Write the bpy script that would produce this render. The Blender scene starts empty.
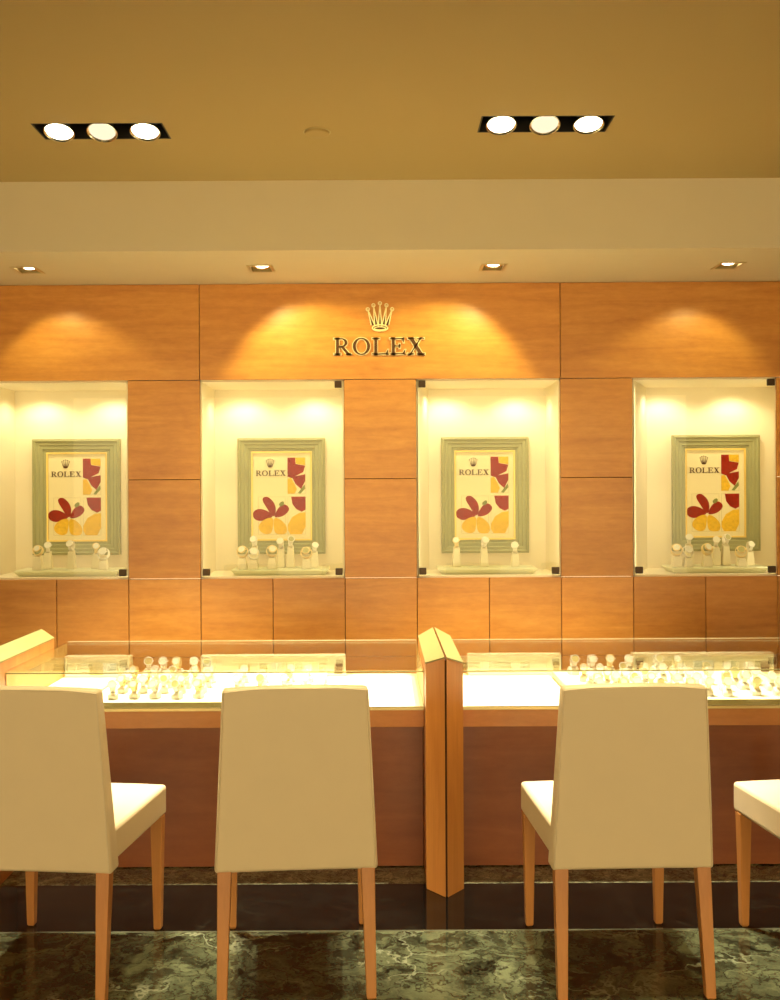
import bpy, bmesh, math, random
from mathutils import Vector, Matrix, Euler
random.seed(7)
S = bpy.context.scene
C = S.collection
PI = math.pi
# ------------------------------------------------------------------ camera frame
F, CX, CY, TH, EYE = 1050.0, 380.0, 492.0, math.radians(0.3), 1.45
def P(px, py, y):
    """point of the place at distance y whose picture falls on (px, py): used to measure the photograph"""
    u, v = px - CX, py - CY
    a, b = u*math.cos(TH) - v*math.sin(TH), u*math.sin(TH) + v*math.cos(TH)
    return Vector((a*y/F, y, EYE - b*y/F))

# ------------------------------------------------------------------ materials
def new_mat(name):
    m = bpy.data.materials.new(name); m.use_nodes = True
    nt = m.node_tree; nt.nodes.clear()
    out = nt.nodes.new('ShaderNodeOutputMaterial')
    return m, nt, out
def N(nt, t, **kw):
    n = nt.nodes.new(t)
    for k, v in kw.items():
        if k in n.inputs: n.inputs[k].default_value = v
        else: setattr(n, k, v)
    return n
def principled(name, col, rough=.5, metal=0., coat=0., noise=0., nscale=8., bump=0., bscale=200., spec=.5):
    m, nt, out = new_mat(name)
    b = N(nt, 'ShaderNodeBsdfPrincipled', Roughness=rough, Metallic=metal)
    b.inputs['Base Color'].default_value = (*col, 1)
    b.inputs['Coat Weight'].default_value = coat
    b.inputs['Specular IOR Level'].default_value = spec
    nt.links.new(b.outputs[0], out.inputs[0])
    tc = N(nt, 'ShaderNodeTexCoord')
    if noise:
        n = N(nt, 'ShaderNodeTexNoise', Scale=nscale, Detail=4.)
        nt.links.new(tc.outputs['Object'], n.inputs['Vector'])
        mx = N(nt, 'ShaderNodeMix', data_type='RGBA')
        mx.inputs[6].default_value = (*[c*(1-noise) for c in col], 1)
        mx.inputs[7].default_value = (*[min(1, c*(1+noise)) for c in col], 1)
        nt.links.new(n.outputs[0], mx.inputs[0]); nt.links.new(mx.outputs[2], b.inputs['Base Color'])
    if bump:
        n = N(nt, 'ShaderNodeTexNoise', Scale=bscale, Detail=3.)
        nt.links.new(tc.outputs['Object'], n.inputs['Vector'])
        bp = N(nt, 'ShaderNodeBump', Strength=bump, Distance=.002)
        nt.links.new(n.outputs[0], bp.inputs['Height']); nt.links.new(bp.outputs[0], b.inputs['Normal'])
    return m
def wood(name, dark, mid, light, sc=(1.6, 1.6, 22.), rough=.32, island=.35, coat=.25):
    m, nt, out = new_mat(name); L = nt.links.new
    b = N(nt, 'ShaderNodeBsdfPrincipled', Roughness=rough)
    b.inputs['Coat Weight'].default_value = coat; b.inputs['Coat Roughness'].default_value = .2
    tc = N(nt, 'ShaderNodeTexCoord'); g = N(nt, 'ShaderNodeNewGeometry')
    off = N(nt, 'ShaderNodeVectorMath', operation='SCALE'); off.inputs[0].default_value = (7, 3, 11)
    L(g.outputs['Random Per Island'], off.inputs['Scale'])
    add = N(nt, 'ShaderNodeVectorMath', operation='ADD'); L(tc.outputs['Object'], add.inputs[0]); L(off.outputs[0], add.inputs[1])
    mp = N(nt, 'ShaderNodeMapping'); mp.inputs['Scale'].default_value = sc; L(add.outputs[0], mp.inputs[0])
    n1 = N(nt, 'ShaderNodeTexNoise', Scale=1.6, Detail=6., Roughness=.6, Distortion=.7); L(mp.outputs[0], n1.inputs['Vector'])
    mp2 = N(nt, 'ShaderNodeMapping'); mp2.inputs['Scale'].default_value = (sc[0]*9, sc[1]*9, sc[2]*2.2); L(add.outputs[0], mp2.inputs[0])
    n2 = N(nt, 'ShaderNodeTexNoise', Scale=1.4, Detail=4., Roughness=.7); L(mp2.outputs[0], n2.inputs['Vector'])
    mxn = N(nt, 'ShaderNodeMath', operation='MULTIPLY_ADD'); L(n2.outputs[0], mxn.inputs[0]); mxn.inputs[1].default_value = .35; 
    sc1 = N(nt, 'ShaderNodeMath', operation='MULTIPLY'); L(n1.outputs[0], sc1.inputs[0]); sc1.inputs[1].default_value = .65
    L(sc1.outputs[0], mxn.inputs[2])
    r = N(nt, 'ShaderNodeValToRGB'); e = r.color_ramp.elements
    e[0].position = .32; e[0].color = (*dark, 1); e[1].position = .68; e[1].color = (*light, 1)
    k = r.color_ramp.elements.new(.5); k.color = (*mid, 1)
    L(mxn.outputs[0], r.inputs[0])
    hsv = N(nt, 'ShaderNodeHueSaturation'); L(r.outputs[0], hsv.inputs['Color'])
    mr = N(nt, 'ShaderNodeMapRange'); mr.inputs[3].default_value = 1-island*.5; mr.inputs[4].default_value = 1+island*.5
    L(g.outputs['Random Per Island'], mr.inputs[0]); L(mr.outputs[0], hsv.inputs['Value'])
    L(hsv.outputs[0], b.inputs['Base Color'])
    bp = N(nt, 'ShaderNodeBump', Strength=.08, Distance=.002); L(mxn.outputs[0], bp.inputs['Height']); L(bp.outputs[0], b.inputs['Normal'])
    L(b.outputs[0], out.inputs[0])
    return m
def marble(name, lo, hi, vein, scale=3.2, rough=.09):
    m, nt, out = new_mat(name); L = nt.links.new
    b = N(nt, 'ShaderNodeBsdfPrincipled', Roughness=rough)
    tc = N(nt, 'ShaderNodeTexCoord')
    nd = N(nt, 'ShaderNodeTexNoise', Scale=scale*1.3, Detail=5., Roughness=.6); L(tc.outputs['Object'], nd.inputs['Vector'])
    sub = N(nt, 'ShaderNodeVectorMath', operation='SCALE'); L(nd.outputs['Color'], sub.inputs[0]); sub.inputs['Scale'].default_value = .42
    add = N(nt, 'ShaderNodeVectorMath', operation='ADD'); L(tc.outputs['Object'], add.inputs[0]); L(sub.outputs[0], add.inputs[1])
    n1 = N(nt, 'ShaderNodeTexNoise', Scale=scale*2.2, Detail=9., Roughness=.68, Distortion=.9); L(add.outputs[0], n1.inputs['Vector'])
    r1 = N(nt, 'ShaderNodeValToRGB'); e = r1.color_ramp.elements
    e[0].position = .36; e[0].color = (*lo, 1); e[1].position = .66; e[1].color = (*hi, 1); L(n1.outputs[0], r1.inputs[0])
    v = N(nt, 'ShaderNodeTexVoronoi', feature='DISTANCE_TO_EDGE', Scale=scale*1.25); L(add.outputs[0], v.inputs['Vector'])
    rv = N(nt, 'ShaderNodeValToRGB'); e = rv.color_ramp.elements
    e[0].position = 0; e[0].color = (.9, .9, .9, 1); e[1].position = .035; e[1].color = (0, 0, 0, 1); L(v.outputs['Distance'], rv.inputs[0])
    v2 = N(nt, 'ShaderNodeTexVoronoi', feature='DISTANCE_TO_EDGE', Scale=scale*3.4); L(add.outputs[0], v2.inputs['Vector'])
    rv2 = N(nt, 'ShaderNodeValToRGB'); e = rv2.color_ramp.elements
    e[0].position = 0; e[0].color = (.75, .75, .75, 1); e[1].position = .07; e[1].color = (0, 0, 0, 1); L(v2.outputs['Distance'], rv2.inputs[0])
    m1 = N(nt, 'ShaderNodeMix', data_type='RGBA'); L(rv2.outputs[0], m1.inputs[0]); L(r1.outputs[0], m1.inputs[6]); m1.inputs[7].default_value = (*lo, 1)
    nm = N(nt, 'ShaderNodeTexNoise', Scale=scale*.9, Detail=2.); L(tc.outputs['Object'], nm.inputs['Vector'])
    mm = N(nt, 'ShaderNodeMath', operation='MULTIPLY'); L(rv.outputs[0], mm.inputs[0])
    rm = N(nt, 'ShaderNodeMapRange'); rm.inputs[1].default_value = .48; rm.inputs[2].default_value = .62; L(nm.outputs[0], rm.inputs[0]); L(rm.outputs[0], mm.inputs[1])
    m2 = N(nt, 'ShaderNodeMix', data_type='RGBA'); L(mm.outputs[0], m2.inputs[0]); L(m1.outputs[2], m2.inputs[6]); m2.inputs[7].default_value = (*vein, 1)
    L(m2.outputs[2], b.inputs['Base Color']); L(b.outputs[0], out.inputs[0])
    return m
def glass_mat(name, tint=(.98, .985, .97), ior=.6):
    m, nt, out = new_mat(name)
    lw = N(nt, 'ShaderNodeLayerWeight')
    pw = N(nt, 'ShaderNodeMath', operation='POWER'); nt.links.new(lw.outputs['Facing'], pw.inputs[0]); pw.inputs[1].default_value = 5.
    fr = N(nt, 'ShaderNodeMath', operation='MULTIPLY_ADD'); nt.links.new(pw.outputs[0], fr.inputs[0]); fr.inputs[1].default_value = ior; fr.inputs[2].default_value = .02
    t = N(nt, 'ShaderNodeBsdfTransparent'); t.inputs[0].default_value = (*tint, 1)
    g = N(nt, 'ShaderNodeBsdfGlossy', Roughness=.02)
    mx = N(nt, 'ShaderNodeMixShader')
    nt.links.new(fr.outputs[0], mx.inputs[0]); nt.links.new(t.outputs[0], mx.inputs[1]); nt.links.new(g.outputs[0], mx.inputs[2])
    nt.links.new(mx.outputs[0], out.inputs[0])
    return m
def emit(name, col, s):
    m, nt, out = new_mat(name)
    e = N(nt, 'ShaderNodeEmission', Strength=s); e.inputs[0].default_value = (*col, 1)
    nt.links.new(e.outputs[0], out.inputs[0]); return m

M = {}
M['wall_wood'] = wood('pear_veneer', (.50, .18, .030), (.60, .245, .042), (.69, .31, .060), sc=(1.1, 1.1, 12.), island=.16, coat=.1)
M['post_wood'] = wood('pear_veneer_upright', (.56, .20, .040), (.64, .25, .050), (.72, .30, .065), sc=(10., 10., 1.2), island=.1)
M['counter_wood'] = wood('pear_veneer_shaded', (.30, .085, .028), (.36, .110, .034), (.42, .135, .042), sc=(1.1, 1.1, 9.), island=.14)  # darker copy of the pear veneer: shade under the overhang put into the colour
M['post_wood_flat'] = wood('pear_veneer_edge', (.56, .20, .040), (.64, .25, .050), (.72, .30, .065), sc=(1.2, 10., 10.), island=.1)
M['leg_wood'] = wood('beech_legs', (.52, .21, .05), (.60, .25, .065), (.66, .29, .08), sc=(9., 9., 1.), island=.1, rough=.4)
M['reveal'] = principled('joint_shadow_gap', (.10, .035, .012), .8)
M['niche'] = principled('niche_paint', (.86, .76, .55), .6, noise=.02)
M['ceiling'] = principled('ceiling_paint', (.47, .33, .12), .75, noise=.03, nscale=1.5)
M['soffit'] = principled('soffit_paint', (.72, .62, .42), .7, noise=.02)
M['sidewall'] = principled('wall_paint', (.70, .55, .32), .7, noise=.02)
M['leather'] = principled('cream_leather', (.86, .72, .48), .45, noise=.03, nscale=12, bump=.15, bscale=320)
M['piping'] = principled('cream_piping', (.82, .69, .47), .42)
M['marble'] = marble('green_marble', (.003, .004, .002), (.15, .165, .085), (.30, .31, .19))
M['marble_dark'] = marble('dark_green_marble', (.0012, .0014, .0012), (.004, .0044, .0036), (.012, .012, .008), rough=.07)
M['marble_strip_lit'] = marble('lit_strip_marble', (.04, .044, .024), (.42, .42, .24), (.5, .5, .3), scale=5)  # pale floor strip, lightened further in place of light falling between the chairs
M['inlay'] = principled('pale_stone_inlay', (.085, .085, .05), .2, noise=.7, nscale=14)
M['frame_green'] = principled('sage_green_lacquer', (.33, .32, .15), .45, noise=.04, spec=.3)
M['gilt'] = principled('gilt', (.80, .58, .16), .35, metal=.6)
M['poster'] = principled('cream_print', (.80, .70, .42), .9, spec=.08)
M['red'] = principled('red_print', (.27, .012, .003), .9, noise=.5, nscale=60, spec=.05)
M['yellow'] = principled('yellow_print', (.76, .45, .03), .9, noise=.35, nscale=70, spec=.05)
M['leafgreen'] = principled('green_print', (.20, .22, .06), .9, spec=.05)
M['ink'] = principled('brown_ink', (.08, .03, .01), .9, spec=.05)
M['line'] = principled('line_print', (.42, .32, .13), .9, spec=.05)
M['white'] = principled('white_mat', (.90, .88, .80), .6)
M['cream'] = principled('cream_acrylic', (.86, .78, .50), .35)
M['lining'] = principled('tan_lining', (.66, .42, .13), .5)
M['traygreen'] = principled('pale_green_tray', (.76, .75, .50), .4)
M['traycase'] = principled('ivory_tray', (.86, .83, .66), .5)
M['trayedge'] = principled('olive_tray_edge', (.42, .38, .16), .45)
M['stand'] = principled('ivory_stand', (.84, .76, .52), .45)
M['cuff'] = principled('white_cuff', (.90, .87, .74), .5)
M['gold'] = principled('gold_metal', (.90, .72, .36), .45, metal=.3)
M['steel'] = principled('steel_metal', (.88, .84, .72), .45, metal=.25)
M['dialpale'] = principled('pale_dial', (.88, .85, .70), .5)
M['dialdark'] = principled('olive_dial', (.52, .48, .20), .4)
M['bronze'] = principled('bronze_clamp', (.06, .035, .018), .35, metal=.7)
M['brass'] = principled('brass_trim', (.62, .52, .26), .3, metal=.7)
M['glass'] = glass_mat('clear_glass')
M['glass_case'] = glass_mat('case_glass', (.985, .985, .96), .95)
M['black'] = principled('black_housing', (.015, .012, .010), .5)
M['chrome'] = principled('reflector', (.85, .80, .68), .2, metal=1.)
M['lamp'] = emit('halogen_lens', (1., .90, .66), 12.)
M['lamp_dim'] = emit('halogen_lens_turned', (1., .86, .58), 1.15)
M['signbrown'] = principled('sign_brown', (.12, .05, .015), .3, metal=.4)
M['signcream'] = principled('sign_cream_edge', (.90, .76, .42), .35)
M['tan'] = principled('tan_card', (.52, .40, .16), .5)
M['brown'] = principled('brown_label', (.20, .10, .035), .5)
M['paleblue'] = principled('grey_card', (.62, .62, .50), .5)

# ------------------------------------------------------------------ mesh builder
class MB:
    def __init__(s): s.v = []; s.f = []; s.m = []
    def add(s, vs, fs, mi=0):
        o = len(s.v); s.v += [tuple(v) for v in vs]
        for f in fs: s.f.append([i+o for i in f]); s.m.append(mi)
        return s
    def hexa(s, b, t, mi=0):     # b, t: four points each, counter-clockwise seen from above
        return s.add(list(b)+list(t), [(3,2,1,0),(4,5,6,7),(0,1,5,4),(1,2,6,5),(2,3,7,6),(3,0,4,7)], mi)
    def box(s, x0, x1, y0, y1, z0, z1, mi=0):
        return s.hexa([(x0,y0,z0),(x1,y0,z0),(x1,y1,z0),(x0,y1,z0)], [(x0,y0,z1),(x1,y0,z1),(x1,y1,z1),(x0,y1,z1)], mi)
    def prism(s, poly, a, b, axis='y', mi=0):   # poly of 2-D points; extruded along axis from a to b
        n = len(poly)
        if axis == 'y': q = lambda p, d: (p[0], d, p[1])
        elif axis == 'z': q = lambda p, d: (p[0], p[1], d)
        else: q = lambda p, d: (d, p[0], p[1])
        vs = [q(p, a) for p in poly] + [q(p, b) for p in poly]
        fs = [tuple(range(n))[::-1], tuple(range(n, 2*n))] + [(i, (i+1) % n, n+(i+1) % n, n+i) for i in range(n)]
        return s.add(vs, fs, mi)
    def lathe(s, prof, n=20, M4=None, mi=0):    # prof of (r, z)
        vs = []; fs = []
        for r, z in prof:
            for k in range(n):
                a = 2*PI*k/n; vs.append(Vector((r*math.cos(a), r*math.sin(a), z)))
        for i in range(len(prof)-1):
            for k in range(n): fs.append((i*n+k, i*n+(k+1) % n, (i+1)*n+(k+1) % n, (i+1)*n+k))
        if prof[0][0] > 1e-6: fs.append(tuple(range(n))[::-1])
        if prof[-1][0] > 1e-6: fs.append(tuple((len(prof)-1)*n+k for k in range(n)))
        if M4: vs = [M4 @ v for v in vs]
        return s.add(vs, fs, mi)
    def tube(s, pts, r, n=8, closed=False, mi=0):
        pts = [Vector(p) for p in pts]; m = len(pts); vs = []; fs = []
        for i, p in enumerate(pts):
            a = pts[(i-1) % m] if (closed or i > 0) else p; b = pts[(i+1) % m] if (closed or i < m-1) else p
            t = (b-a).normalized(); u = t.cross(Vector((0, 1, 0)))
            if u.length < 1e-3: u = t.cross(Vector((1, 0, 0)))
            u.normalize(); w = t.cross(u)
            for k in range(n):
                q = 2*PI*k/n; vs.append(p + (u*math.cos(q)+w*math.sin(q))*r)
        for i in range(m if closed else m-1):
            j = (i+1) % m
            for k in range(n): fs.append((i*n+k, i*n+(k+1) % n, j*n+(k+1) % n, j*n+k))
        if not closed: fs += [tuple(range(n))[::-1], tuple((m-1)*n+k for k in range(n))]
        return s.add(vs, fs, mi)
    def band(s, R, w, th, n=28, M4=None, squash=1., mi=0):   # flat ring (bracelet): axis z
        vs = []; fs = []
        for k in range(n):
            a = 2*PI*k/n; c, d = math.cos(a), math.sin(a)*squash
            for rr, zz in ((R, -w/2), (R, w/2), (R-th, w/2), (R-th, -w/2)): vs.append(Vector((rr*c, rr*d, zz)))
        for k in range(n):
            j = (k+1) % n
            for q in range(4): fs.append((k*4+q, j*4+q, j*4+(q+1) % 4, k*4+(q+1) % 4))
        if M4: vs = [M4 @ v for v in vs]
        return s.add(vs, fs, mi)
    def build(s, name, mats, parent=None, bevel=0., seg=2, smooth=False, loc=None):
        me = bpy.data.meshes.new(name); me.from_pydata(s.v, [], s.f); me.validate()
        for m in (mats if isinstance(mats, (list, tuple)) else [mats]): me.materials.append(M[m])
        for p, mi in zip(me.polygons, s.m): p.material_index = mi
        bm = bmesh.new(); bm.from_mesh(me); bmesh.ops.recalc_face_normals(bm, faces=bm.faces); bm.to_mesh(me); bm.free()
        o = bpy.data.objects.new(name, me); C.objects.link(o)
        if parent: o.parent = parent
        if loc: o.location = loc
        if smooth:
            for p in me.polygons: p.use_smooth = True
        if bevel:
            b = o.modifiers.new('bevel', 'BEVEL'); b.width = bevel; b.segments = seg; b.limit_method = 'ANGLE'; b.angle_limit = math.radians(40)
            if smooth is None: pass
        return o
def tag(o, label=None, cat=None, group=None, kind=None):
    if label: o['label'] = label
    if cat: o['category'] = cat
    if group: o['group'] = group
    if kind: o['kind'] = kind
    return o
def thing(name, label, cat, loc=(0, 0, 0), rz=0., group=None):
    o = bpy.data.objects.new(name, None); C.objects.link(o); o.empty_display_size = .05
    o.location = loc; o.rotation_euler = (0, 0, rz)
    return tag(o, label, cat, group)
def struct(o): o['kind'] = 'structure'; return o
def copy_tree(o, parent=None):
    c = o.copy(); C.objects.link(c)
    if parent: c.parent = parent
    for ch in list(o.children): copy_tree(ch, c)
    return c
ORD = ['first', 'second', 'third', 'fourth', 'fifth', 'sixth', 'seventh', 'eighth', 'ninth', 'tenth', 'eleventh', 'twelfth']

def smoothed(o, angle=35):
    for p in o.data.polygons: p.use_smooth = True
    o.data.set_sharp_from_angle(angle=math.radians(angle))
    return o

# ------------------------------------------------------------------ the room
WY = 5.58                  # wood wall face
PITCH, NW, COL = 1.150, .765, .385
NZ0, NZ1, NZM = .994, 2.049, 1.521
WTOP, CEIL, SOFY = 2.56, 2.881, 4.816
ncx = [-.572 + PITCH*k for k in range(-1, 3)]
XL, XR, YB = -4.6, 4.6, -4.6
G = .0035                  # joint between panels
wb = MB()
def panel(x0, x1, z0, z1): wb.box(x0+G/2, x1-G/2, WY, WY+.02, z0+G/2, z1-G/2)
# upper fascia panels
xs = [XL, -2.874, -.956, .962, 2.880, XR]
for a, b in zip(xs, xs[1:]): panel(a, b, NZ1, WTOP)
# columns between niches
cols = [(XL, ncx[0]-NW/2)]
for k in range(3): cols.append((ncx[k]+NW/2, ncx[k+1]-NW/2))
cols.append((ncx[3]+NW/2, XR))
for a, b in cols:
    ex = [a, b] if b-a < .5 else [a + (b-a)*q/4 for q in range(5)]
    for p, q in zip(ex, ex[1:]):
        panel(p, q, NZ0, NZM); panel(p, q, NZM, NZ1)
# lower band every half unit, and below the counters
lx = -.9545
k0 = int((XL - lx)/.3833)
e = sorted(set([XL] + [round(lx+.3833*i, 4) for i in range(k0, 15) if XL < lx+.3833*i < XR] + [XR]))
for a, b in zip(e, e[1:]): panel(a, b, .46, NZ0); panel(a, b, 0, .46)
struct(wb.build('wall_back', 'wall_wood', bevel=.0012, seg=1))
bk = MB()                                                     # dark carcass behind the joints
for a, b in zip(xs, xs[1:]): bk.box(a, b, WY+.0205, WY+.06, NZ1+.004, WTOP+.3)
for a, b in cols: bk.box(a + (.045 if a > 2 else 0), b, WY+.0205, WY+.06, NZ0, NZ1)
bk.box(XL, XR, WY+.0205, WY+.06, 0, NZ0-.004)
struct(bk.build('wall_back_carcass', 'reveal'))
ND = .46
for k, cx in enumerate(ncx):
    n = MB(); x0, x1 = cx-NW/2, cx+NW/2; x1b = x1 + (.22 if k == 3 else 0); y0, y1 = WY+.014, WY+ND; t = .018
    n.box(x0, x0+t*.4, y0, y1, NZ0, NZ1); n.hexa([(x1-t*.4,y0,NZ0),(x1,y0,NZ0),(x1b,y1,NZ0),(x1b-t*.4,y1,NZ0)], [(x1-t*.4,y0,NZ1),(x1,y0,NZ1),(x1b,y1,NZ1),(x1b-t*.4,y1,NZ1)])
    n.box(x0, x1b, y1, y1+t, NZ0, NZ1)
    for za, zb in ((NZ0-.003, NZ0+.009), (NZ1-.008, NZ1+.002)):
        n.hexa([(x0,y0,za),(x1,y0,za),(x1b,y1,za),(x0,y1,za)], [(x0,y0,zb),(x1,y0,zb),(x1b,y1,zb),(x0,y1,zb)])
    spl = (0, 0, .085, .190)[k]          # the two niches on the right have a splayed left cheek
    if spl: n.hexa([(x0+.004, y0, NZ0+.008), (x0+.008, y0, NZ0+.008), (x0+spl, y1, NZ0+.008), (x0+.004, y1, NZ0+.008)],
                   [(x0+.004, y0, NZ1-.006), (x0+.008, y0, NZ1-.006), (x0+spl, y1, NZ1-.006), (x0+.004, y1, NZ1-.006)])
    struct(n.build('wall_niche', 'niche'))

def slab_holes(x0, x1, y0, y1, z0, z1, holes):
    m = MB()
    X = sorted({x0, x1, *[h[0] for h in holes], *[h[1] for h in holes]}); Y = sorted({y0, y1, *[h[2] for h in holes], *[h[3] for h in holes]})
    for a, b in zip(X, X[1:]):
        for c, d in zip(Y, Y[1:]):
            mx, my = (a+b)/2, (c+d)/2
            if not any(h[0] < mx < h[1] and h[2] < my < h[3] for h in holes): m.box(a, b, c, d, z0, z1)
    return m
TRIO = [(-1.090, 4.150), (.650, 4.095)]
TW, TD = .51, .185
DL = [(-1.743, 5.21), (-.584, 5.20), (.565, 5.20), (1.728, 5.19)]
dw, dd = .115, .15
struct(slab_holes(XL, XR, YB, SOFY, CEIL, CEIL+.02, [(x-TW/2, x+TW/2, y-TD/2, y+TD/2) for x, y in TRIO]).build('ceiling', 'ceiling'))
sf = slab_holes(XL, XR, SOFY, WY+.02, WTOP, WTOP+.02, [(x-dw/2, x+dw/2, y-dd/2, y+dd/2) for x, y in DL])
sf.box(XL, XR, SOFY, SOFY+.02, WTOP+.02, CEIL+.02)
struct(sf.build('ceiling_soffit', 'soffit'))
FJ = 3.476
fl = MB()
tx = [XL + i*.92 for i in range(11)]
for i in range(10):
    for j in range(10):
        fl.box(max(XL, XL+i*.92), min(XR, XL+(i+1)*.92), FJ-.012-(j+1)*.86, FJ-.012-j*.86, -.03, 0)
struct(fl.build('floor', 'marble'))
struct(MB().box(XL, XR, FJ-.012, FJ, -.03, 0).build('trim_3', 'inlay'))
struct(MB().box(XL, XR, FJ, 3.885, -.03, 0).build('floor_border', 'marble_dark'))
struct(MB().box(XL, XR, 3.885, WY+.02, -.03, 0).build('floor_strip', 'marble_strip_lit'))
struct(MB().box(XL-.05, XL, YB, WY+.5, 0, CEIL).build('wall_left', 'sidewall'))
struct(MB().box(XR, XR+.05, YB, WY+.5, 0, CEIL).build('wall_right', 'sidewall'))

# ------------------------------------------------------------------ lettering
def ring(cx, cy, RX, RY, rx, ry, a0, a1, n):
    out = []
    for i in range(n):
        p, q = a0+(a1-a0)*i/n, a0+(a1-a0)*(i+1)/n
        out.append([(cx+rx*math.cos(p), cy+ry*math.sin(p)), (cx+RX*math.cos(p), cy+RY*math.sin(p)),
                    (cx+RX*math.cos(q), cy+RY*math.sin(q)), (cx+rx*math.cos(q), cy+ry*math.sin(q))])
    return out
def R4(a, b, c, d): return [(a, c), (b, c), (b, d), (a, d)]
def glyph(ch, g=0.):
    P_, rg = [], []
    if ch == 'R':
        P_ = [R4(.13,.31,0,1), R4(0,.44,0,.06), R4(0,.31,.94,1), R4(.31,.48,.94,1), R4(.31,.48,.46,.52), [(.40,.49),(.60,.49),(1.02,0),(.80,0)], R4(.80,1.08,0,.05)]
        rg = [(.48,.73,.36,.27,.18,.21,-PI/2,PI/2,12)]
    elif ch == 'O': rg = [(.54,.5,.54,.53,.35,.46,0,2*PI,30)]
    elif ch == 'L': P_ = [R4(.13,.31,0,1), R4(0,.46,.94,1), R4(0,.95,0,.065), [(.84,.06),(.95,0),(1.0,.29),(.96,.29)]]
    elif ch == 'E': P_ = [R4(.13,.31,0,1), R4(0,.86,.94,1), [(.77,.94),(.84,.72),(.88,.72),(.86,1)], R4(.31,.62,.48,.54), R4(.58,.64,.37,.65), R4(0,.90,0,.065), [(.80,.06),(.91,0),(.97,.28),(.93,.28)]]
    elif ch == 'X': P_ = [[(.08,1),(.70,0),(.95,0),(.33,1)], [(.76,1),(.12,0),(.21,0),(.86,1)], R4(0,.43,.95,1), R4(.60,1.02,.95,1), R4(-.02,.40,0,.05), R4(.58,1.06,0,.05)]
    res = [grow(p, g) for p in P_]
    for cx, cy, RX, RY, rx, ry, a, b, n in rg: res += ring(cx, cy, RX+g, RY+g, max(.01, rx-g), max(.01, ry-g), a, b, n)
    return res
def grow(p, g):
    if not g: return p
    A = sum(p[i][0]*p[(i+1) % len(p)][1]-p[(i+1) % len(p)][0]*p[i][1] for i in range(len(p)))
    if A < 0: p = p[::-1]
    n = len(p); out = []
    for i in range(n):
        a, b, c = Vector(p[i-1]), Vector(p[i]), Vector(p[(i+1) % n])
        e1, e2 = (b-a).normalized(), (c-b).normalized()
        n1, n2 = Vector((e1.y, -e1.x)), Vector((e2.y, -e2.x))
        h = n1+n2; h = h/h.length_squared*2
        if h.length > 2.2: h = h.normalized()*2.2
        out.append(tuple(b+h*g))
    return out
ADV = {'R': 1.17, 'O': 1.21, 'L': 1.09, 'E': 1.11, 'X': 1.04}
WORD = 'ROLEX'; WLEN = sum(ADV[c] for c in WORD)
def letter_polys(cap, x, z, grw=0.):
    out = []
    for ch in WORD:
        out.append([[(x+px*cap, z+pz*cap) for px, pz in poly] for poly in glyph(ch, grw)])
        x += ADV[ch]*cap
    return out
def crown_pts():
    b = [(-.43,.76),(-.23,.90),(0,.97),(.23,.90),(.43,.76)]
    bx = [(-.25,.20),(-.125,.16),(0,.15),(.125,.16),(.25,.20)]
    return b, bx
# wall sign
hw = P(380, 355, WY)
sign = thing('wall_sign', 'raised serif brand lettering with crown emblem on the wood wall', 'sign', (0, WY, 0))
cap = .0855; x0 = P(334, 355, WY).x; z0 = P(380, 354.5, WY).z
for dark, light in zip(letter_polys(cap, x0, z0), letter_polys(cap, x0, z0, .05)):
    m = MB()
    for p in light: m.prism(p, -.0095, -.0002, mi=1)
    for p in dark: m.prism(p, -.0125, -.0094, mi=0)
    m.build('letter', ['signbrown', 'signcream'], sign)
cb, cbx = crown_pts(); cs = .150; cc = P(380, 331, WY); ccx, ccz = cc.x, cc.z
em = MB()
Q = lambda p, y: (ccx+p[0]*cs, y, ccz+p[1]*cs)
for (bx_, bz_), (fx, fz) in zip(cb, cbx):
    em.prism([(ccx+(fx-.065)*cs, ccz+fz*cs), (ccx+(fx+.065)*cs, ccz+fz*cs), (ccx+bx_*cs, ccz+bz_*cs)], -.006, -.0002, mi=0)
    for s in (-1, 1): em.tube([Q((fx+s*.062, fz), -.008), Q((bx_, bz_), -.008)], .0030, 6, mi=1)
    em.tube([Q((bx_+.055*math.cos(a*PI/6), bz_+.055*math.sin(a*PI/6)), -.008) for a in range(12)], .0034, 6, True, mi=1)
em.prism([(ccx+.27*cs*math.cos(a*PI/12), ccz+(.10+.115*math.sin(a*PI/12))*cs) for a in range(24)], -.006, -.0002, mi=0)
em.tube([Q((.27*math.cos(a*PI/12), .10+.11*math.sin(a*PI/12)), -.008) for a in range(24)], .0038, 6, True, mi=1)
em.tube([Q((.20*math.cos(a*PI/12), .085+.055*math.sin(a*PI/12)), -.008) for a in range(24)], .0026, 6, True, mi=1)
em.build('crown_emblem', ['signbrown', 'signcream'], sign)

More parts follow.
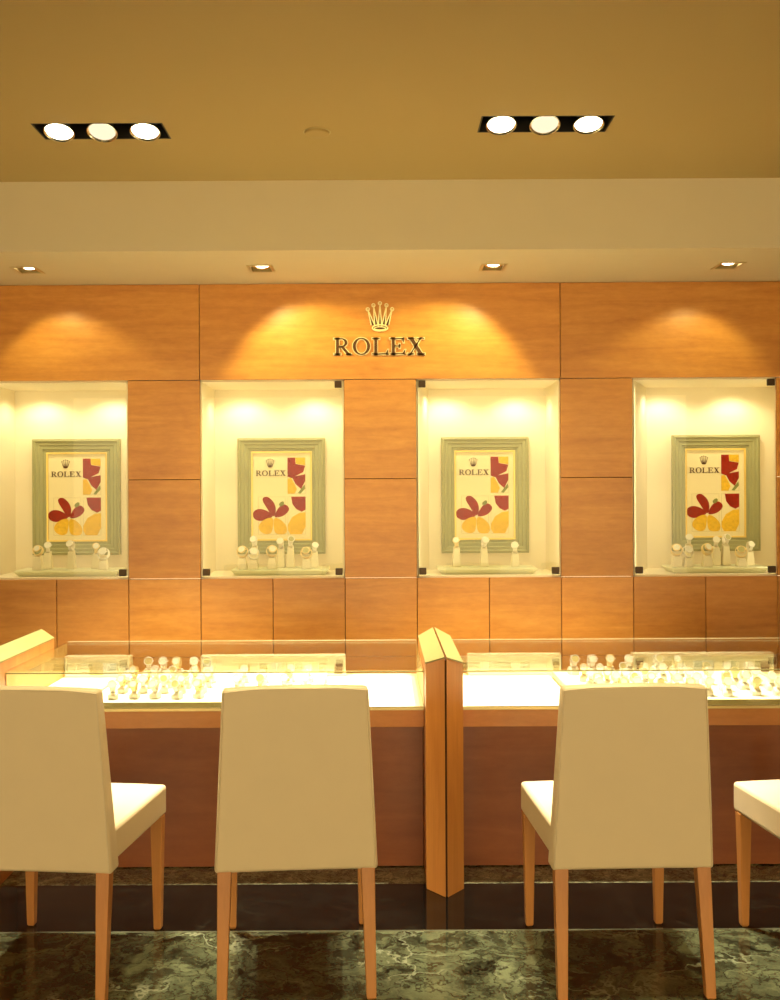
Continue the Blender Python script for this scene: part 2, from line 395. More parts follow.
# ------------------------------------------------------------------ framed posters
AW, AH, MW = .348, .512, .076
def ap(zx, zy):   # measured on the enlarged photograph of the second picture
    return ((zx-228)/224*AW - AW/2, AH/2 - (zy-303)/329*AH)
PRINT = [
 ('red', [(270,476),(288,470),(310,490),(318,515),(312,542),(300,535),(285,510),(272,490)]),
 ('red', [(233,535),(242,520),(262,515),(290,525),(308,543),(285,552),(262,560),(240,552)]),
 ('red', [(312,545),(325,515),(345,498),(362,505),(367,520),(350,538),(330,545)]),
 ('yellow', [(308,548),(280,552),(258,570),(255,590),(275,607),(300,605),(306,580)]),
 ('yellow', [(312,548),(335,555),(358,580),(355,607),(325,608),(314,600),(310,575)]),
 ('leafgreen', [(328,497),(345,485),(350,497),(336,508)]),
 ('red', [(362,326),(390,326),(392,350),(427,356),(420,380),(395,392),(378,402),(362,396)]),
 ('yellow', [(391,326),(427,326),(427,354),(393,349)]),
 ('red', [(378,397),(427,388),(427,412),(412,442),(392,424)]),
 ('yellow', [(362,404),(374,400),(388,424),(396,442),(388,459),(362,459)]),
 ('leafgreen', [(400,457),(425,425),(427,440),(410,459)]),
 ('red', [(375,470),(428,470),(428,518),(414,526),(394,516),(380,498)]),
 ('yellow', [(362,575),(378,546),(405,530),(428,528),(428,580),(414,609),(372,609),(362,592)]),
]
def soften(p):      # rounded petal outline (Chaikin)
    for _ in range(2):
        q = []
        for i in range(len(p)):
            a, b = Vector(p[i]), Vector(p[(i+1) % len(p)])
            q += [tuple(a*.75+b*.25), tuple(a*.25+b*.75)]
        p = q
    return p
def make_picture(label):
    t = thing('framed_picture', label, 'picture', group='framed posters in the wall niches')
    # mitred frame: stepped profile swept round the rectangle
    prof = [(0, 0), (0, .030), (.012, .034), (.020, .026), (.034, .026), (.040, .020), (.056, .020), (.062, .012), (.080, .012), (.080, 0)]
    m = MB(); vs = []; fs = []; hwid, hhei = AW/2+MW, AH/2+MW
    for sx, sz in ((-1,-1),(1,-1),(1,1),(-1,1)):
        for d, h in prof: vs.append((sx*(hwid-d), -h, sz*(hhei-d)))
    n = len(prof)
    for c in range(4):
        e_ = (c+1) % 4
        for i in range(n): fs.append((c*n+i, c*n+(i+1) % n, e_*n+(i+1) % n, e_*n+i))
    m.add(vs, fs); m.build('frame', 'frame_green', t)
    g = MB(); a, b = AW/2, AH/2; w = .009
    g.box(-a, a, -.016, -.004, b-w, b); g.box(-a, a, -.016, -.004, -b, -b+w); g.box(-a, -a+w, -.016, -.004, -b+w, b-w); g.box(a-w, a, -.016, -.004, -b+w, b-w)
    tag(g.build('inner_fillet', 'gilt', t, bevel=.001), 'narrow gilt inner edge')
    p = MB(); mats = ['poster', 'red', 'yellow', 'leafgreen', 'ink', 'line']
    p.box(-a, a, -.007, -.001, -b, b, 0)
    for x0_, x1_, z0_, z1_ in ((253,354,470,609),(362,428,326,460),(362,428,470,609)):
        A, B = ap(x0_, z1_), ap(x1_, z0_); l = .0012
        p.box(A[0], B[0], -.0074, -.0069, B[1]-l, B[1], 5); p.box(A[0], B[0], -.0074, -.0069, A[1], A[1]+l, 5)
        p.box(A[0], A[0]+l, -.0074, -.0069, A[1], B[1], 5); p.box(B[0]-l, B[0], -.0074, -.0069, A[1], B[1], 5)
    for i, (mm, poly) in enumerate(PRINT):
        poly = [ap(*q) for q in poly]
        if i < 6:
            mxx = sum(q[0] for q in poly)/len(poly); mzz = sum(q[1] for q in poly)/len(poly)
            poly = soften([(mxx+(q[0]-mxx)*1.07, mzz+(q[1]-mzz)*1.07) for q in poly])
        p.prism(poly, -.0078-.0001*i, -.0069, mi=mats.index(mm))
    A = ap(245, 393); c_ = .0305
    for let in letter_polys(c_, A[0], A[1], .006):
        for poly in let: p.prism(poly, -.0092, -.0069, mi=4)
    A = ap(298, 362); q_ = .050
    for (bx_, bz_), (fx, fz) in zip(cb, cbx):
        p.prism([(A[0]+(fx-.05)*q_, A[1]+fz*q_), (A[0]+(fx+.05)*q_, A[1]+fz*q_), (A[0]+bx_*q_, A[1]+bz_*q_)], -.0092, -.0069, mi=4)
        p.prism([(A[0]+(bx_+.06*math.cos(k*PI/4))*q_, A[1]+(bz_+.06*math.sin(k*PI/4))*q_) for k in range(8)], -.0093, -.0069, mi=4)
    p.prism([(A[0]+.26*q_*math.cos(k*PI/8), A[1]+(.12+.12*math.sin(k*PI/8))*q_) for k in range(16)], -.0094, -.0069, mi=4)
    tag(p.build('poster', mats, t), 'cream print with red and yellow petals and brown lettering')
    return t
NAME = ['leftmost wall niche', 'second wall niche from the left', 'third wall niche from the left', 'rightmost wall niche']
pic_px = [(76.5, 497), (281.5, 496), (485, 495), (716, 493)]
pic0 = None
for k, (px, py) in enumerate(pic_px):
    o = make_picture('') if k == 0 else copy_tree(pic0)
    pic0 = pic0 or o
    q = P(px, py, WY+ND-.02); o.location = (q.x, WY+ND-.0005, q.z)
    tag(o, 'sage green framed flower poster hanging in the ' + NAME[k], 'picture')

# ------------------------------------------------------------------ niche glass with bronze clamps
CL = {0: [(1,-1)], 1: [(1,1),(-1,-1),(1,-1)], 2: [(-1,1),(-1,-1),(1,-1)], 3: [(1,1),(-1,-1),(1,-1)]}
for k, cx in enumerate(ncx):
    t = thing('glass_panel', 'clear glass panel with bronze corner clamps closing the ' + NAME[k], 'glass panel', (cx, WY+.002, NZ0), group='glass fronts of the wall niches')
    H = NZ1-NZ0
    MB().box(-NW/2+.012, NW/2-.012, 0, .006, .012, H-.011).build('pane', 'glass', t)
    for sx, sz in CL[k]:
        x = sx*(NW/2-.030); z = H-.028 if sz > 0 else .036
        c_ = MB(); c_.box(x-.019, x+.019, -.010, 0, z-.016, z+.016); c_.box(x-.019, x+.019, .006, .010, z-.016, z+.016)
        c_.box(x-.019, x+.019, -.010, .010, z+.016*sz, z+.020*sz)
        c_.build('clamp', 'bronze', t, bevel=.002)

# ------------------------------------------------------------------ watches, stands, trays
def watch_parts(t, kind, metal, dial, s=1.):
    """kind 'loop': bracelet ring seen from its open side; 'face': dial turned to the viewer"""
    if kind == 'loop':
        A = Matrix.Translation((0, 0, .024*s)) @ Matrix.Rotation(math.radians(68), 4, 'X') @ Matrix.Scale(s, 4)
        MB().band(.029, .018, .0035, 28, A).build('bracelet', metal, t, smooth=False)
        H = Matrix.Translation((0, -.012*s, .036*s)) @ Matrix.Rotation(math.radians(62), 4, 'X') @ Matrix.Scale(s, 4)
    else:
        A = Matrix.Translation((0, 0, .022*s)) @ Matrix.Rotation(math.radians(90), 4, 'Y') @ Matrix.Scale(s, 4)
        MB().band(.026, .019, .0035, 28, A, .8).build('bracelet', metal, t, smooth=False)
        H = Matrix.Translation((0, -.020*s, .034*s)) @ Matrix.Rotation(math.radians(66), 4, 'X') @ Matrix.Scale(s, 4)
    smoothed(MB().lathe([(.017, -.004), (.0195, -.002), (.0195, .003), (.0175, .0055), (.0155, .0055), (.0150, .004)], 24, H).build('case', metal, t))
    d = MB().lathe([(.0152, .0030), (.0152, .0043)], 24, H)
    tag(d.build('dial', dial, t), 'olive dial' if dial == 'dialdark' else 'pale dial')
    MB().lathe([(.0028, 0), (.0032, .002), (.0028, .004)], 8, H @ Matrix.Translation((.0195, 0, 0)) @ Matrix.Rotation(PI/2, 4, 'Y')).build('winding_crown', metal, t)
def make_watch(kind, metal, dial, s): 
    t = thing('wristwatch', 'x', 'watch'); watch_parts(t, kind, metal, dial, s); return t
WP = {}
def put_watch(kind, metal, dial, s, loc, rz, label, group):
    key = (kind, metal, dial, s)
    if key not in WP: o = WP[key] = make_watch(*key)
    else: o = copy_tree(WP[key])
    o.location = loc; o.rotation_euler = (0, 0, rz); return tag(o, label, 'watch', group)
SP = {}
def put_stand(h, w, loc, label, group, mat='stand'):
    key = (round(h, 4), round(w, 4), mat)
    if key not in SP:
        a, b = w/2, w/2*.72
        m = MB().hexa([(-a,-a,0),(a,-a,0),(a,a,0),(-a,a,0)], [(-b,-b,h*.9),(b,-b,h*.9),(b,b,h),(-b,b,h)])
        o = SP[key] = m.build('watch_stand', mat, bevel=.003)
    else: o = SP[key].copy(); C.objects.link(o)
    o.location = loc
    return tag(o, label, 'stand', group)
# niche trays: (px of stand, px height of watch centre, kind)
SHELF = [
 [(38, 550, 'loop', 1.0), (48, 546, 'face', 1.), (71.5, 544.5, 'face', 1.05), (96, 547, 'face', 1.), (103.5, 553, 'loop', 1.15)],
 [(242.5, 551, 'loop', 1.1), (253.5, 553, 'loop', 1.1), (254.5, 540, 'face', 1.), (272, 550.5, 'loop', 1.1), (281, 542, 'face', 1.), (290.5, 540, 'face', 1.), (306.5, 552, 'loop', 1.1), (314.5, 546, 'face', .95)],
 [(456.5, 541, 'face', 1.), (484, 541, 'face', 1.05), (515, 546, 'face', 1.05)],
 [(676.5, 549, 'loop', 1.1), (687.5, 551, 'loop', 1.1), (689, 538, 'face', 1.), (707, 548.5, 'loop', 1.1), (716, 540.5, 'face', 1.), (725.5, 538, 'face', 1.), (741, 551, 'loop', 1.1), (749.5, 545, 'face', .95)],
]
TRAYPX = [(19.5, 122), (233.5, 329), (437.5, 535), (667, 763)]
NS = NZ0+.009
for k in range(4):
    a = P(TRAYPX[k][0], 570, WY+.16).x; b = P(TRAYPX[k][1], 570, WY+.16).x
    cxx, w = (a+b)/2, (b-a)
    y0, y1, hgt = -.095, .125, .034
    m = MB().hexa([(-w/2+.022, y0+.022, 0), (w/2-.022, y0+.022, 0), (w/2-.022, y1-.022, 0), (-w/2+.022, y1-.022, 0)],
                  [(-w/2, y0, hgt*.8), (w/2, y0, hgt*.8), (w/2, y1, hgt*.8), (-w/2, y1, hgt*.8)])
    m.hexa([(-w/2, y0, hgt*.8), (w/2, y0, hgt*.8), (w/2, y1, hgt*.8), (-w/2, y1, hgt*.8)],
           [(-w/2+.004, y0+.004, hgt), (w/2-.004, y0+.004, hgt), (w/2-.004, y1-.004, hgt), (-w/2+.004, y1-.004, hgt)])
    t = m.build('display_tray', 'traygreen', loc=(cxx, WY+.16, NS))
    tag(t, 'pale green watch tray with slanted sides in the ' + NAME[k], 'tray', 'trays in the wall niches')
    kinds = sorted(range(len(SHELF[k])), key=lambda i: SHELF[k][i][0])
    for r, i in enumerate(kinds):
        px, py, kind, s = SHELF[k][i]
        yy = WY+.16 + (-.050 if kind == 'loop' else .035)
        q = P(px, py, yy); top = NS+hgt+.0005
        h = q.z - .030*s - top
        pos = ORD[r] + ' from left on tray in ' + NAME[k].replace(' from the left', '')
        put_stand(max(.03, h), .052 if kind == 'loop' else .046, (q.x, yy, top), 'ivory tapered watch stand, ' + pos, 'stands on the niche trays')
        gold = (r*7+k*3) % 3 == 0
        put_watch(kind, 'gold' if gold else 'steel', 'dialdark' if r in (5, 6) and k in (1, 3) else 'dialpale', s, (q.x, yy, top+max(.03, h)+.0015 - (.0 if kind == 'face' else -.001)), (.25 if r % 2 else -.2),
                  ('gold' if gold else 'steel') + ' wristwatch on a stand, ' + pos, 'watches on the niche trays')

# ------------------------------------------------------------------ display counters
PX = [-1.482, .231, 1.944]                # divider centres
PHW = .068
BED, GT = .634, .785
YF, YBK = 3.945, 4.735
def counter(x0, x1, label):
    w = x1-x0
    t = thing('display_counter', label, 'counter', ((x0+x1)/2, YF, 0), group='glass topped watch counters')
    a = w/2; D = YBK-YF
    fp = MB(); 
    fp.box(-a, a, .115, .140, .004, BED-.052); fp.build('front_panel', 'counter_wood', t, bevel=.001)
    MB().box(-a, a, 0, .040, BED-.068, BED-.004).build('fascia', 'post_wood_flat', t, bevel=.0015)
    MB().box(-a, a, .045, D, BED-.05, BED-.002).build('deck', 'cream', t)
    MB().box(-a, a, D-.03, D, .0, BED-.05).build('rear_panel', 'counter_wood', t)
    MB().box(-a, a, -.004, .012, BED-.004, BED+.008).build('base_rail', 'brass', t, bevel=.001)
    MB().box(-a+.001, a-.001, .001, .009, BED+.008, GT-.012).build('front_glass', 'glass_case', t)
    MB().box(-a+.001, a-.001, .0, D, GT-.008, GT).build('top_glass', 'glass_case', t)
    MB().box(-a+.001, a-.001, D-.009, D-.001, BED-.002, GT-.009).build('rear_glass', 'glass_case', t)
    MB().box(-a+.001, a-.001, .000, .010, GT-.0125, GT-.0085).build('glass_joint_and_highlight', 'trayedge', t)
    MB().box(-a+.001, a-.001, D+.0005, D+.002, GT-.005, GT-.001).build('glass_joint_and_highlight', 'cream', t)  # pale strip that paints the highlight along the rear glass edge
    for s in (-1, 1): MB().box(min(s*(a-.001), s*(a-.0002)), max(s*(a-.001), s*(a-.0002)), .010, D-.010, BED, GT-.009).build('end_lining', 'lining', t)
    return t
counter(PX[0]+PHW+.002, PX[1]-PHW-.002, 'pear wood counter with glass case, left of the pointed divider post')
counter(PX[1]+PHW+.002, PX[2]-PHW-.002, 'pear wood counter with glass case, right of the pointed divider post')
def divider(x, label):
    t = thing('divider_post', label, 'divider', (x, 0, 0), group='pointed divider posts')
    ya, ys, yb, yba = 3.750, 3.832, 4.545, 4.580
    ze, zr, gp = .826, .858, .0035
    for s in (-1, 1):
        h = MB(); q = lambda xx: s*xx
        pl = [(q(gp), ya), (q(PHW), ys), (q(PHW), yb), (q(gp), yba)]
        zt = [zr-.004, ze-.004, ze-.004, zr-.004]
        vs = [(p[0], p[1], 0.0) for p in pl] + [(p[0], p[1], z) for p, z in zip(pl, zt)]
        h.add(vs, [(3,2,1,0),(4,5,6,7),(0,1,5,4),(1,2,6,5),(2,3,7,6),(3,0,4,7)])
        side = h.build('post_half', 'post_wood', t, bevel=.0015)
        c_ = MB(); o_ = .0015
        pl = [(q(gp), ya-.001), (q(PHW+o_), ys-.001), (q(PHW+o_), yb), (q(gp), yba+.001)]
        zt = [zr-.0035, ze-.0035, ze-.0035, zr-.0035]
        vs = [(p[0], p[1], z) for p, z in zip(pl, zt)] + [(p[0], p[1], z+.005) for p, z in zip(pl, zt)]
        c_.add(vs, [(3,2,1,0),(4,5,6,7),(0,1,5,4),(1,2,6,5),(2,3,7,6),(3,0,4,7)])
        tag(c_.build('sloped_cap', 'capwood', t), 'pale sloped cap')
    MB().box(-gp, gp, ya+.012, yba-.012, 0.0, zr-.012).build('groove_strip', 'reveal', t)
M['capwood'] = wood('pale_cap_veneer', (.30, .265, .095), (.33, .29, .105), (.36, .32, .12), sc=(10., 1.2, 10.), island=.1)
divider(PX[0], 'wooden divider post at the outer left end of the counters')
divider(PX[1], 'pointed wooden divider post standing between the two glass counters')
divider(PX[2], 'wooden divider post at the outer right end of the counters')

# white mats on the decks
def mat(x0, x1, label): 
    o = MB().box(x0, x1, YF+.018, YBK-.10, BED-.0015, BED+.003).build('display_mat', 'white', bevel=.001)
    tag(o, label, 'mat', 'white mats in the counters')
mat(PX[0]+PHW+.008, -1.128, 'white display mat at the left end of the left counter')
mat(-.232, PX[1]-PHW-.014, 'white display mat in the left counter beside the divider post')
mat(PX[1]+PHW+.006, .742, 'white display mat in the right counter beside the divider post')
# ivory watch trays with olive front edge
def case_tray(x0, x1, label):
    t = thing('watch_tray', label, 'tray', ((x0+x1)/2, YF, BED-.0015), group='large watch trays in the counters')
    a = (x1-x0)/2
    MB().box(-a, a, .022, .66, 0, .026).build('tray_base', 'traycase', t, bevel=.002)
    r = MB(); r.box(-a-.004, a+.004, .016, .0215, 0, .028); tag(r.build('front_edge', 'trayedge', t, bevel=.001), 'olive front edge')
    for s in (-1, 1): MB().box(s*(a+.002)-.005, s*(a+.002)+.005, .022, .66, .0262, .033).build('side_rail', 'cream', t, bevel=.001)
    return BED-.0015+.026
tz = case_tray(-1.120, -.240, 'ivory watch tray with olive front edge inside the left counter')
case_tray(.752, 1.632, 'ivory watch tray with olive front edge inside the right counter')
# cuffs with watches
CUFF = None
def put_cuff(loc, rz, s, label, group):
    global CUFF
    if CUFF is None:
        m = MB(); a, h = .022, .030
        m.prism([(-.020, 0), (.020, 0), (.020, .018), (.006, h), (-.014, h*.75), (-.020, .016)][::1], -.017, .017, 'x')
        o = CUFF = m.build('watch_cuff', 'cuff', bevel=.003)
    else: o = CUFF.copy(); C.objects.link(o)
    o.location = loc; o.rotation_euler = (0, 0, rz); o.scale = (s, s, s)
    return tag(o, label, 'cuff', group)
def tray_watch(x, y, i, row, side, s=.86, back=False):
    rz = random.uniform(-.25, .25)
    cs_ = 1.0 if not back else 1.2
    nm = '%s from left, %s row, %s counter tray' % (ORD[i], row, side)
    put_cuff((x, y, tz+.0003), rz, cs_, 'white cuff under the watch ' + nm, 'watch cuffs on the counter trays')
    gold = (i+len(row)) % 3 == 0
    put_watch('face', 'gold' if gold else 'steel', 'dialdark' if (i*5+len(row)) % 4 == 0 else 'dialpale', s, (x, y-.004, tz+.0305*cs_), rz,
              ('gold' if gold else 'steel') + ' wristwatch on a cuff, ' + nm, 'watches on the counter trays')
ROWS = [('front', 4.055), ('second', 4.165), ('third', 4.275), ('fourth', 4.385)]
for (row, y) in ROWS:
    xs_l = [-1.03, -.945, -.865, -.785, -.705] + ([-.575, -.485, -.385, -.305] if row != 'front' else [])
    for i, x in enumerate(xs_l): tray_watch(x+random.uniform(-.008, .008), y+random.uniform(-.01, .01), i, row, 'left')
    xs_r = [.845, .925, 1.005, 1.085, 1.175, 1.255, 1.345, 1.44, 1.53]
    for i, x in enumerate(xs_r): tray_watch(x+random.uniform(-.016, .016), y+random.uniform(-.02, .02), i, row, 'right')
for i, x in enumerate([-1.0, -.935, -.875, -.805, -.745]): tray_watch(x, 4.53, i, 'back', 'left', 1.0, True)
for i, x in enumerate([.83, .905, .985, 1.065, 1.19, 1.27]): tray_watch(x, 4.53, i, 'back', 'right', 1.0, True)

# cream ledge boxes along the back of the cases
def ledge(x0, x1, label, cards):
    t = thing('display_box', label, 'display box', ((x0+x1)/2, 4.66, BED-.0015), group='cream display boxes at the back of the counters')
    a = (x1-x0)/2; h = .094; w = .007
    m = MB(); m.box(-a, a, 0, .05, 0, w*1.5); m.box(-a, a, 0, .05, h-w, h); m.box(-a, -a+w, 0, .05, w*1.5, h-w); m.box(a-w, a, 0, .05, w*1.5, h-w); m.box(-a+w, a-w, .010, .05, w*1.5, h-w)
    m.build('box_shell', 'cream', t, bevel=.0015)
    for f, cw, ch, mt, lab in cards:
        x = -a + 2*a*f
        tag(MB().box(x-cw/2, x+cw/2, .004, .010, w*1.5, w*1.5+ch).build('card', mt, t, bevel=.001), lab)
ledge(PX[0]+PHW+.01, -1.112, 'cream display box with small cards, at the left end of the left counter', [(.30, .03, .05, 'cream', 'cream card'), (.48, .062, .056, 'tan', 'tan card'), (.68, .06, .052, 'paleblue', 'grey card'), (.95, .022, .03, 'brown', 'brown label')])
ledge(-.800, -.157, 'cream display box with small cards, in the left counter near the divider post', [(.10, .05, .05, 'cream', 'cream card'), (.30, .05, .045, 'tan', 'tan card'), (.52, .045, .05, 'paleblue', 'grey card'), (.70, .06, .05, 'cream', 'cream card'), (.95, .036, .045, 'brown', 'brown label')])
ledge(.385, .800, 'cream display box in the right counter nearest the divider post', [(.20, .08, .05, 'cream', 'cream card'), (.55, .08, .04, 'traygreen', 'green card'), (.95, .026, .05, 'tan', 'tan card')])
ledge(1.120, 1.745, 'cream display box at the back of the right end of the right counter', [(.05, .03, .05, 'brown', 'brown label'), (.25, .07, .05, 'tan', 'tan card'), (.50, .09, .05, 'paleblue', 'grey card'), (.72, .05, .05, 'traygreen', 'green card'), (.94, .036, .045, 'brown', 'brown label')])

# ------------------------------------------------------------------ chairs
def make_chair():
    t = thing('dining_chair', 'x', 'chair')
    # backrest: tapered raked slab, gently curved
    nx, nz = 7, 9; m = MB(); idx = {}
    z0, z1 = .361, .892
    vs = []; fs = []
    for side in (0, 1):
        for j in range(nz):
            f = j/(nz-1); hw_ = .235 - .027*f; z = z0 + (z1-z0)*f
            yb = -.308 - .032*f; th = .070 - .024*f
            for i in range(nx):
                u = -1 + 2*i/(nx-1)
                y = yb + (th if side else 0) + .004*(u*u-1)*(-1 if side == 0 else .5)
                z_ = z + (.006*(1-u*u) if j == nz-1 else 0)
                idx[side, j, i] = len(vs); vs.append((u*hw_, y, z_))
    for j in range(nz-1):
        for i in range(nx-1):
            fs.append((idx[0,j,i], idx[0,j,i+1], idx[0,j+1,i+1], idx[0,j+1,i])); fs.append((idx[1,j,i+1], idx[1,j,i], idx[1,j+1,i], idx[1,j+1,i+1]))
        fs.append((idx[0,j,0], idx[0,j+1,0], idx[1,j+1,0], idx[1,j,0])); fs.append((idx[0,j,nx-1], idx[1,j,nx-1], idx[1,j+1,nx-1], idx[0,j+1,nx-1]))
    for i in range(nx-1):
        fs.append((idx[0,0,i], idx[1,0,i], idx[1,0,i+1], idx[0,0,i+1])); fs.append((idx[0,nz-1,i], idx[0,nz-1,i+1], idx[1,nz-1,i+1], idx[1,nz-1,i]))
    m.add(vs, fs); b = smoothed(m.build('backrest', 'leather', t, bevel=.010, seg=3), 60)
    # seam piping round the rear face
    pp = MB(); ins = .007
    loop = [(-(.235-ins), -.3085, z0+.008)] + [(-(.235-.027*f-ins*.7), -.308-.032*f-.0005, z0+(z1-z0)*f) for f in (.33, .66, .985)]
    loop += [(-.12, -.3395, z1-.001), (0, -.3395, z1), (.12, -.3395, z1-.001)]
    loop += [(x*-1, y, z) for x, y, z in reversed(loop[:4])]
    pp.tube(loop, .0028, 6, False); smoothed(pp.build('piping', 'piping', b))
    # seat: padded slab, widest at the front
    sv = []; nx, ny = 9, 7; top = {}; bot = {}
    m = MB()
    for j in range(ny):
        g = j/(ny-1); y = -.243 + (.225+.243)*g; hw_ = .222 + .017*g
        for i in range(nx):
            u = -1 + 2*i/(nx-1); yy = y + (.006*(1-u*u) if j == ny-1 else 0)
            top[j,i] = len(sv); sv.append((u*hw_, yy, .474 + .012*(1-u**4)*(1-(2*g-1)**4)))
            bot[j,i] = len(sv); sv.append((u*hw_, yy, .376))
    fs = []
    for j in range(ny-1):
        for i in range(nx-1):
            fs.append((top[j,i], top[j,i+1], top[j+1,i+1], top[j+1,i])); fs.append((bot[j,i], bot[j+1,i], bot[j+1,i+1], bot[j,i+1]))
        fs.append((top[j,0], top[j+1,0], bot[j+1,0], bot[j,0])); fs.append((top[j,nx-1], bot[j,nx-1], bot[j+1,nx-1], top[j+1,nx-1]))
    for i in range(nx-1):
        fs.append((top[0,i], bot[0,i], bot[0,i+1], top[0,i+1])); fs.append((top[ny-1,i], top[ny-1,i+1], bot[ny-1,i+1], bot[ny-1,i]))
    m.add(sv, fs); smoothed(m.build('seat', 'leather', t, bevel=.012, seg=3), 60)
    for fx in (-1, 1):
        # front legs
        x, y = fx*.217, .190; a, bq = .020, .0125
        MB().hexa([(x-bq,y-bq,.006),(x+bq,y-bq,.006),(x+bq,y+bq,.006),(x-bq,y+bq,.006)], [(x-a,y-a,.378),(x+a,y-a,.378),(x+a,y+a,.378),(x-a,y+a,.378)]) \
            .hexa([(x-bq*.6,y-bq*.6,0),(x+bq*.6,y-bq*.6,0),(x+bq*.6,y+bq*.6,0),(x-bq*.6,y+bq*.6,0)], [(x-bq,y-bq,.006),(x+bq,y-bq,.006),(x+bq,y+bq,.006),(x-bq,y+bq,.006)]).build('leg', 'leg_wood', t, bevel=.002)
        # rear legs, a little splayed
        x, y = fx*.206, -.284; x2, y2 = fx*.212, -.332; bq = .014
        MB().hexa([(x2-bq,y2-bq,.006),(x2+bq,y2-bq,.006),(x2+bq,y2+bq,.006),(x2-bq,y2+bq,.006)], [(x-a,y-a,.372),(x+a,y-a,.372),(x+a,y+a,.372),(x-a,y+a,.372)]) \
            .hexa([(x2-bq*.6,y2-bq*.6,0),(x2+bq*.6,y2-bq*.6,0),(x2+bq*.6,y2+bq*.6,0),(x2-bq*.6,y2+bq*.6,0)], [(x2-bq,y2-bq,.006),(x2+bq,y2-bq,.006),(x2+bq,y2+bq,.006),(x2-bq,y2+bq,.006)]).build('leg', 'leg_wood', t, bevel=.002)
    return t
ch0 = make_chair()
YC = 3.322
for i, (x, y, r, lab) in enumerate([
    (-.978, YC, -5.0, 'cream leather chair with beech legs, leftmost of the row'),
    (-.268, YC, 4.2, 'cream leather chair with beech legs, just left of the pointed divider post'),
    (.713, YC, 1.6, 'cream leather chair with beech legs, just right of the pointed divider post'),
    (1.436, YC, 5.0, 'cream leather chair, rightmost of the row, only seat corner and leg in view')]):
    o = ch0 if i == 0 else copy_tree(ch0)
    o.location = (x, y, 0); o.rotation_euler = (0, 0, math.radians(r)); tag(o, lab, 'chair', 'cream chairs along the counters')

# ------------------------------------------------------------------ ceiling fittings
for k, (x, y) in enumerate(TRIO):
    t = thing('recessed_spotlight', ['black three-lamp spotlight recessed in the ceiling, on the left', 'black three-lamp spotlight recessed in the ceiling, on the right'][k], 'ceiling light', (x, y, CEIL), group='three lamp ceiling lights')
    h = MB(); a, b = TW/2-.0005, TD/2-.0005; w = .006
    h.box(-a, a, -b, b, .112, .118); h.box(-a, a, -b, -b+w, 0, .112); h.box(-a, a, b-w, b, 0, .112); h.box(-a, -a+w, -b+w, b-w, 0, .112); h.box(a-w, a, -b+w, b-w, 0, .112)
    h.build('housing', 'black', t)
    for i, dx in enumerate((-.170, 0, .170)):
        tilt = [math.radians(18), math.radians(20), math.radians(16)][i]
        A = Matrix.Translation((dx, -.004, -.003)) @ Matrix.Rotation(-tilt, 4, 'X') @ Matrix.Rotation(PI, 4, 'X')
        rg = smoothed(MB().lathe([(.048, -.040), (.058, -.004), (.060, .004), (.057, .005), (.053, .002), (.050, -.002)], 28, A).build('lamp_ring', 'chrome', t))
        MB().lathe([(.0505, -.006), (.0505, -.001), (.040, .002), (.001, .004)], 28, A).build('lamp_lens', 'lamp' if i != 1 else 'lamp_dim', t)
for k, (x, y) in enumerate(DL):
    t = thing('downlight', 'small square downlight in the soffit above the ' + NAME[k], 'ceiling light', (x, y, WTOP), group='square soffit downlights')
    a, b, w = dw/2, dd/2, .010
    f = MB(); f.box(-a-.006, a+.006, -b-.006, -b+w, -.003, -.0003); f.box(-a-.006, a+.006, b-w, b+.006, -.003, -.0003); f.box(-a-.006, -a+w, -b+w, b-w, -.003, -.0003); f.box(a-w, a+.006, -b+w, b-w, -.003, -.0003)
    f.build('frame', 'brass', t, bevel=.0008)
    c_ = MB(); a -= .001; b -= .001; c_.box(-a, a, -b, b, .072, .078); c_.box(-a, a, -b, -b+.004, 0, .072); c_.box(-a, a, b-.004, b, 0, .072); c_.box(-a, -a+.004, -b, b, 0, .072); c_.box(a-.004, a, -b, b, 0, .072)
    c_.build('housing', 'tan', t)
    A = Matrix.Translation((.004, .006, .020)) @ Matrix.Rotation(-math.radians(14), 4, 'X') @ Matrix.Rotation(PI, 4, 'X')
    smoothed(MB().lathe([(.030, -.03), (.042, -.004), (.044, .004), (.040, .004), (.036, 0)], 24, A).build('lamp_ring', 'chrome', t))
    MB().lathe([(.036, -.006), (.036, 0), (.001, .004)], 24, A).build('lamp_lens', 'lamp', t)
q = P(317, 132, 4.17)
t = thing('ceiling_sensor', 'round flush cover plate on the ceiling between the two spotlights', 'sensor', (q.x, 4.17, CEIL))
smoothed(MB().lathe([(.048, 0), (.050, -.003), (.048, -.010), (.040, -.014), (.001, -.016)], 32).build('cover', 'ceiling', t))
MB().lathe([(.055, 0), (.055, -.002), (.049, -.002)], 32).build('rim', 'tan', t)

# ------------------------------------------------------------------ light
WARM, FILL = (1., .84, .46), (1., .77, .40)
def spot(name, loc, tgt, e, deg, blend=.35, col=WARM, r=.03):
    l = bpy.data.lights.new(name, 'SPOT'); l.energy = e; l.spot_size = math.radians(deg); l.spot_blend = blend; l.color = col; l.shadow_soft_size = r
    o = bpy.data.objects.new(name, l); C.objects.link(o); o.location = loc
    o.rotation_euler = (Vector(tgt)-Vector(loc)).to_track_quat('-Z', 'Y').to_euler(); return o
for x, y in TRIO:                                              # the ceiling trios: two lamps on the counter, the middle one on the chairs
    spot('spotlight', (x-.152, y-.01, CEIL-.05), (x-.20, 4.37, .65), 355, 69, .5, (1., .92, .68))
    spot('spotlight', (x+.152, y-.01, CEIL-.05), (x+.20, 4.37, .65), 355, 69, .5, (1., .92, .68))
    spot('spotlight', (x, y-.01, CEIL-.05), (x*.9, 3.4, 0), 34, 60, .6, (1., .90, .62))
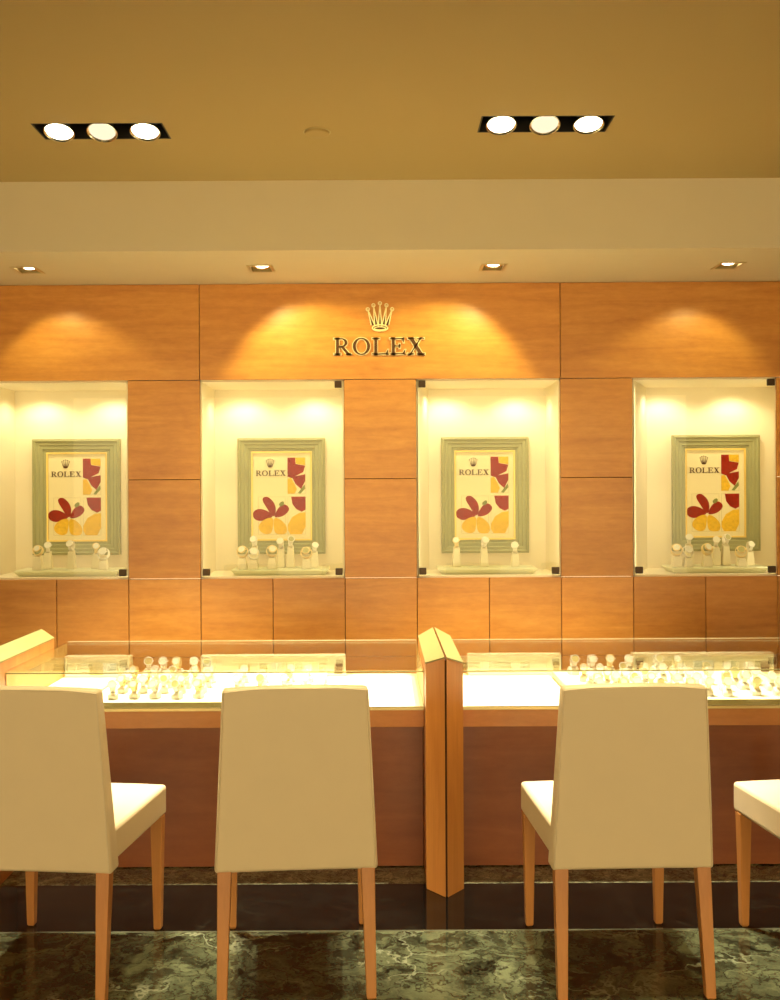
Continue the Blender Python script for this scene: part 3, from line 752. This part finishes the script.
for (x, y), (tx_, tz_), e_, dg in zip(DL, [(-1.60, 1.75), (-.08, 1.42), (.08, 1.42), (1.60, 1.75)], [10, 21, 21, 10], [94, 112, 112, 94]):
    spot('downlight_beam', (x, y+.005, WTOP-.02), (tx_, WY, tz_), e_, dg, .42, (1., .93, .40), .02)
for cx in ncx:                                                 # two small spots in each niche ceiling
    for dx in (-.20, .20): spot('niche_lamp', (cx+dx+(.09 if cx > 1.5 else 0), WY+.30, NZ1-.025), (cx+dx*1.02+(.09 if cx > 1.5 else 0), WY+.36, NZ0), 5.2, 150, .6, (1., .88, .56), .02)
for cx in ncx:                                                 # concealed upright light strips behind the front edges of each niche
    for sd in (-1, 1):
        l = bpy.data.lights.new('niche_strip', 'AREA'); l.shape = 'RECTANGLE'; l.size = .012; l.size_y = .96; l.energy = .55; l.color = (1., .88, .56)
        o = bpy.data.objects.new('niche_strip', l); C.objects.link(o); o.location = (cx+sd*(NW/2-.022), WY+.028, (NZ0+NZ1)/2)
        d = Vector((-sd*.62, .78, 0)).normalized(); zz = Vector((0, 0, 1)); xx = zz.cross(-d)
        o.rotation_euler = Matrix((xx, zz, -d)).transposed().to_euler()
for x in (-2.4, -.65, .24, 1.05, 2.6):                         # further shop spots over the chairs
    spot('shop_spot', (x, 2.95, CEIL-.02), (x, 3.0, 0), 150, 32, .5, WARM, .05)
w = bpy.data.worlds.new('shop_glow'); S.world = w; w.use_nodes = True
bg = w.node_tree.nodes['Background']; bg.inputs[0].default_value = (*FILL, 1); bg.inputs[1].default_value = 3.8

# ------------------------------------------------------------------ camera
cam = bpy.data.cameras.new('camera'); co = bpy.data.objects.new('camera', cam); C.objects.link(co)
cam.sensor_fit = 'VERTICAL'; cam.sensor_height = 36.; cam.sensor_width = 36.*.78; cam.lens = 36.*F/1000.
cam.shift_x = (390-CX)/1000.; cam.shift_y = -(500-CY)/1000.
co.location = (0, 0, EYE)
co.rotation_euler = (Matrix.Rotation(PI/2, 3, 'X') @ Matrix.Rotation(-TH, 3, 'Z')).to_euler()
S.camera = co
vs_ = S.view_settings
S.display_settings.display_device = 'sRGB'; vs_.view_transform = 'Standard'; vs_.look = 'None'; vs_.gamma = 1.; vs_.use_curve_mapping = False; vs_.exposure = 0.
S.cycles.max_bounces = 10; S.cycles.transparent_max_bounces = 16; S.cycles.use_denoising = True
S.cycles.sample_clamp_indirect = 6.
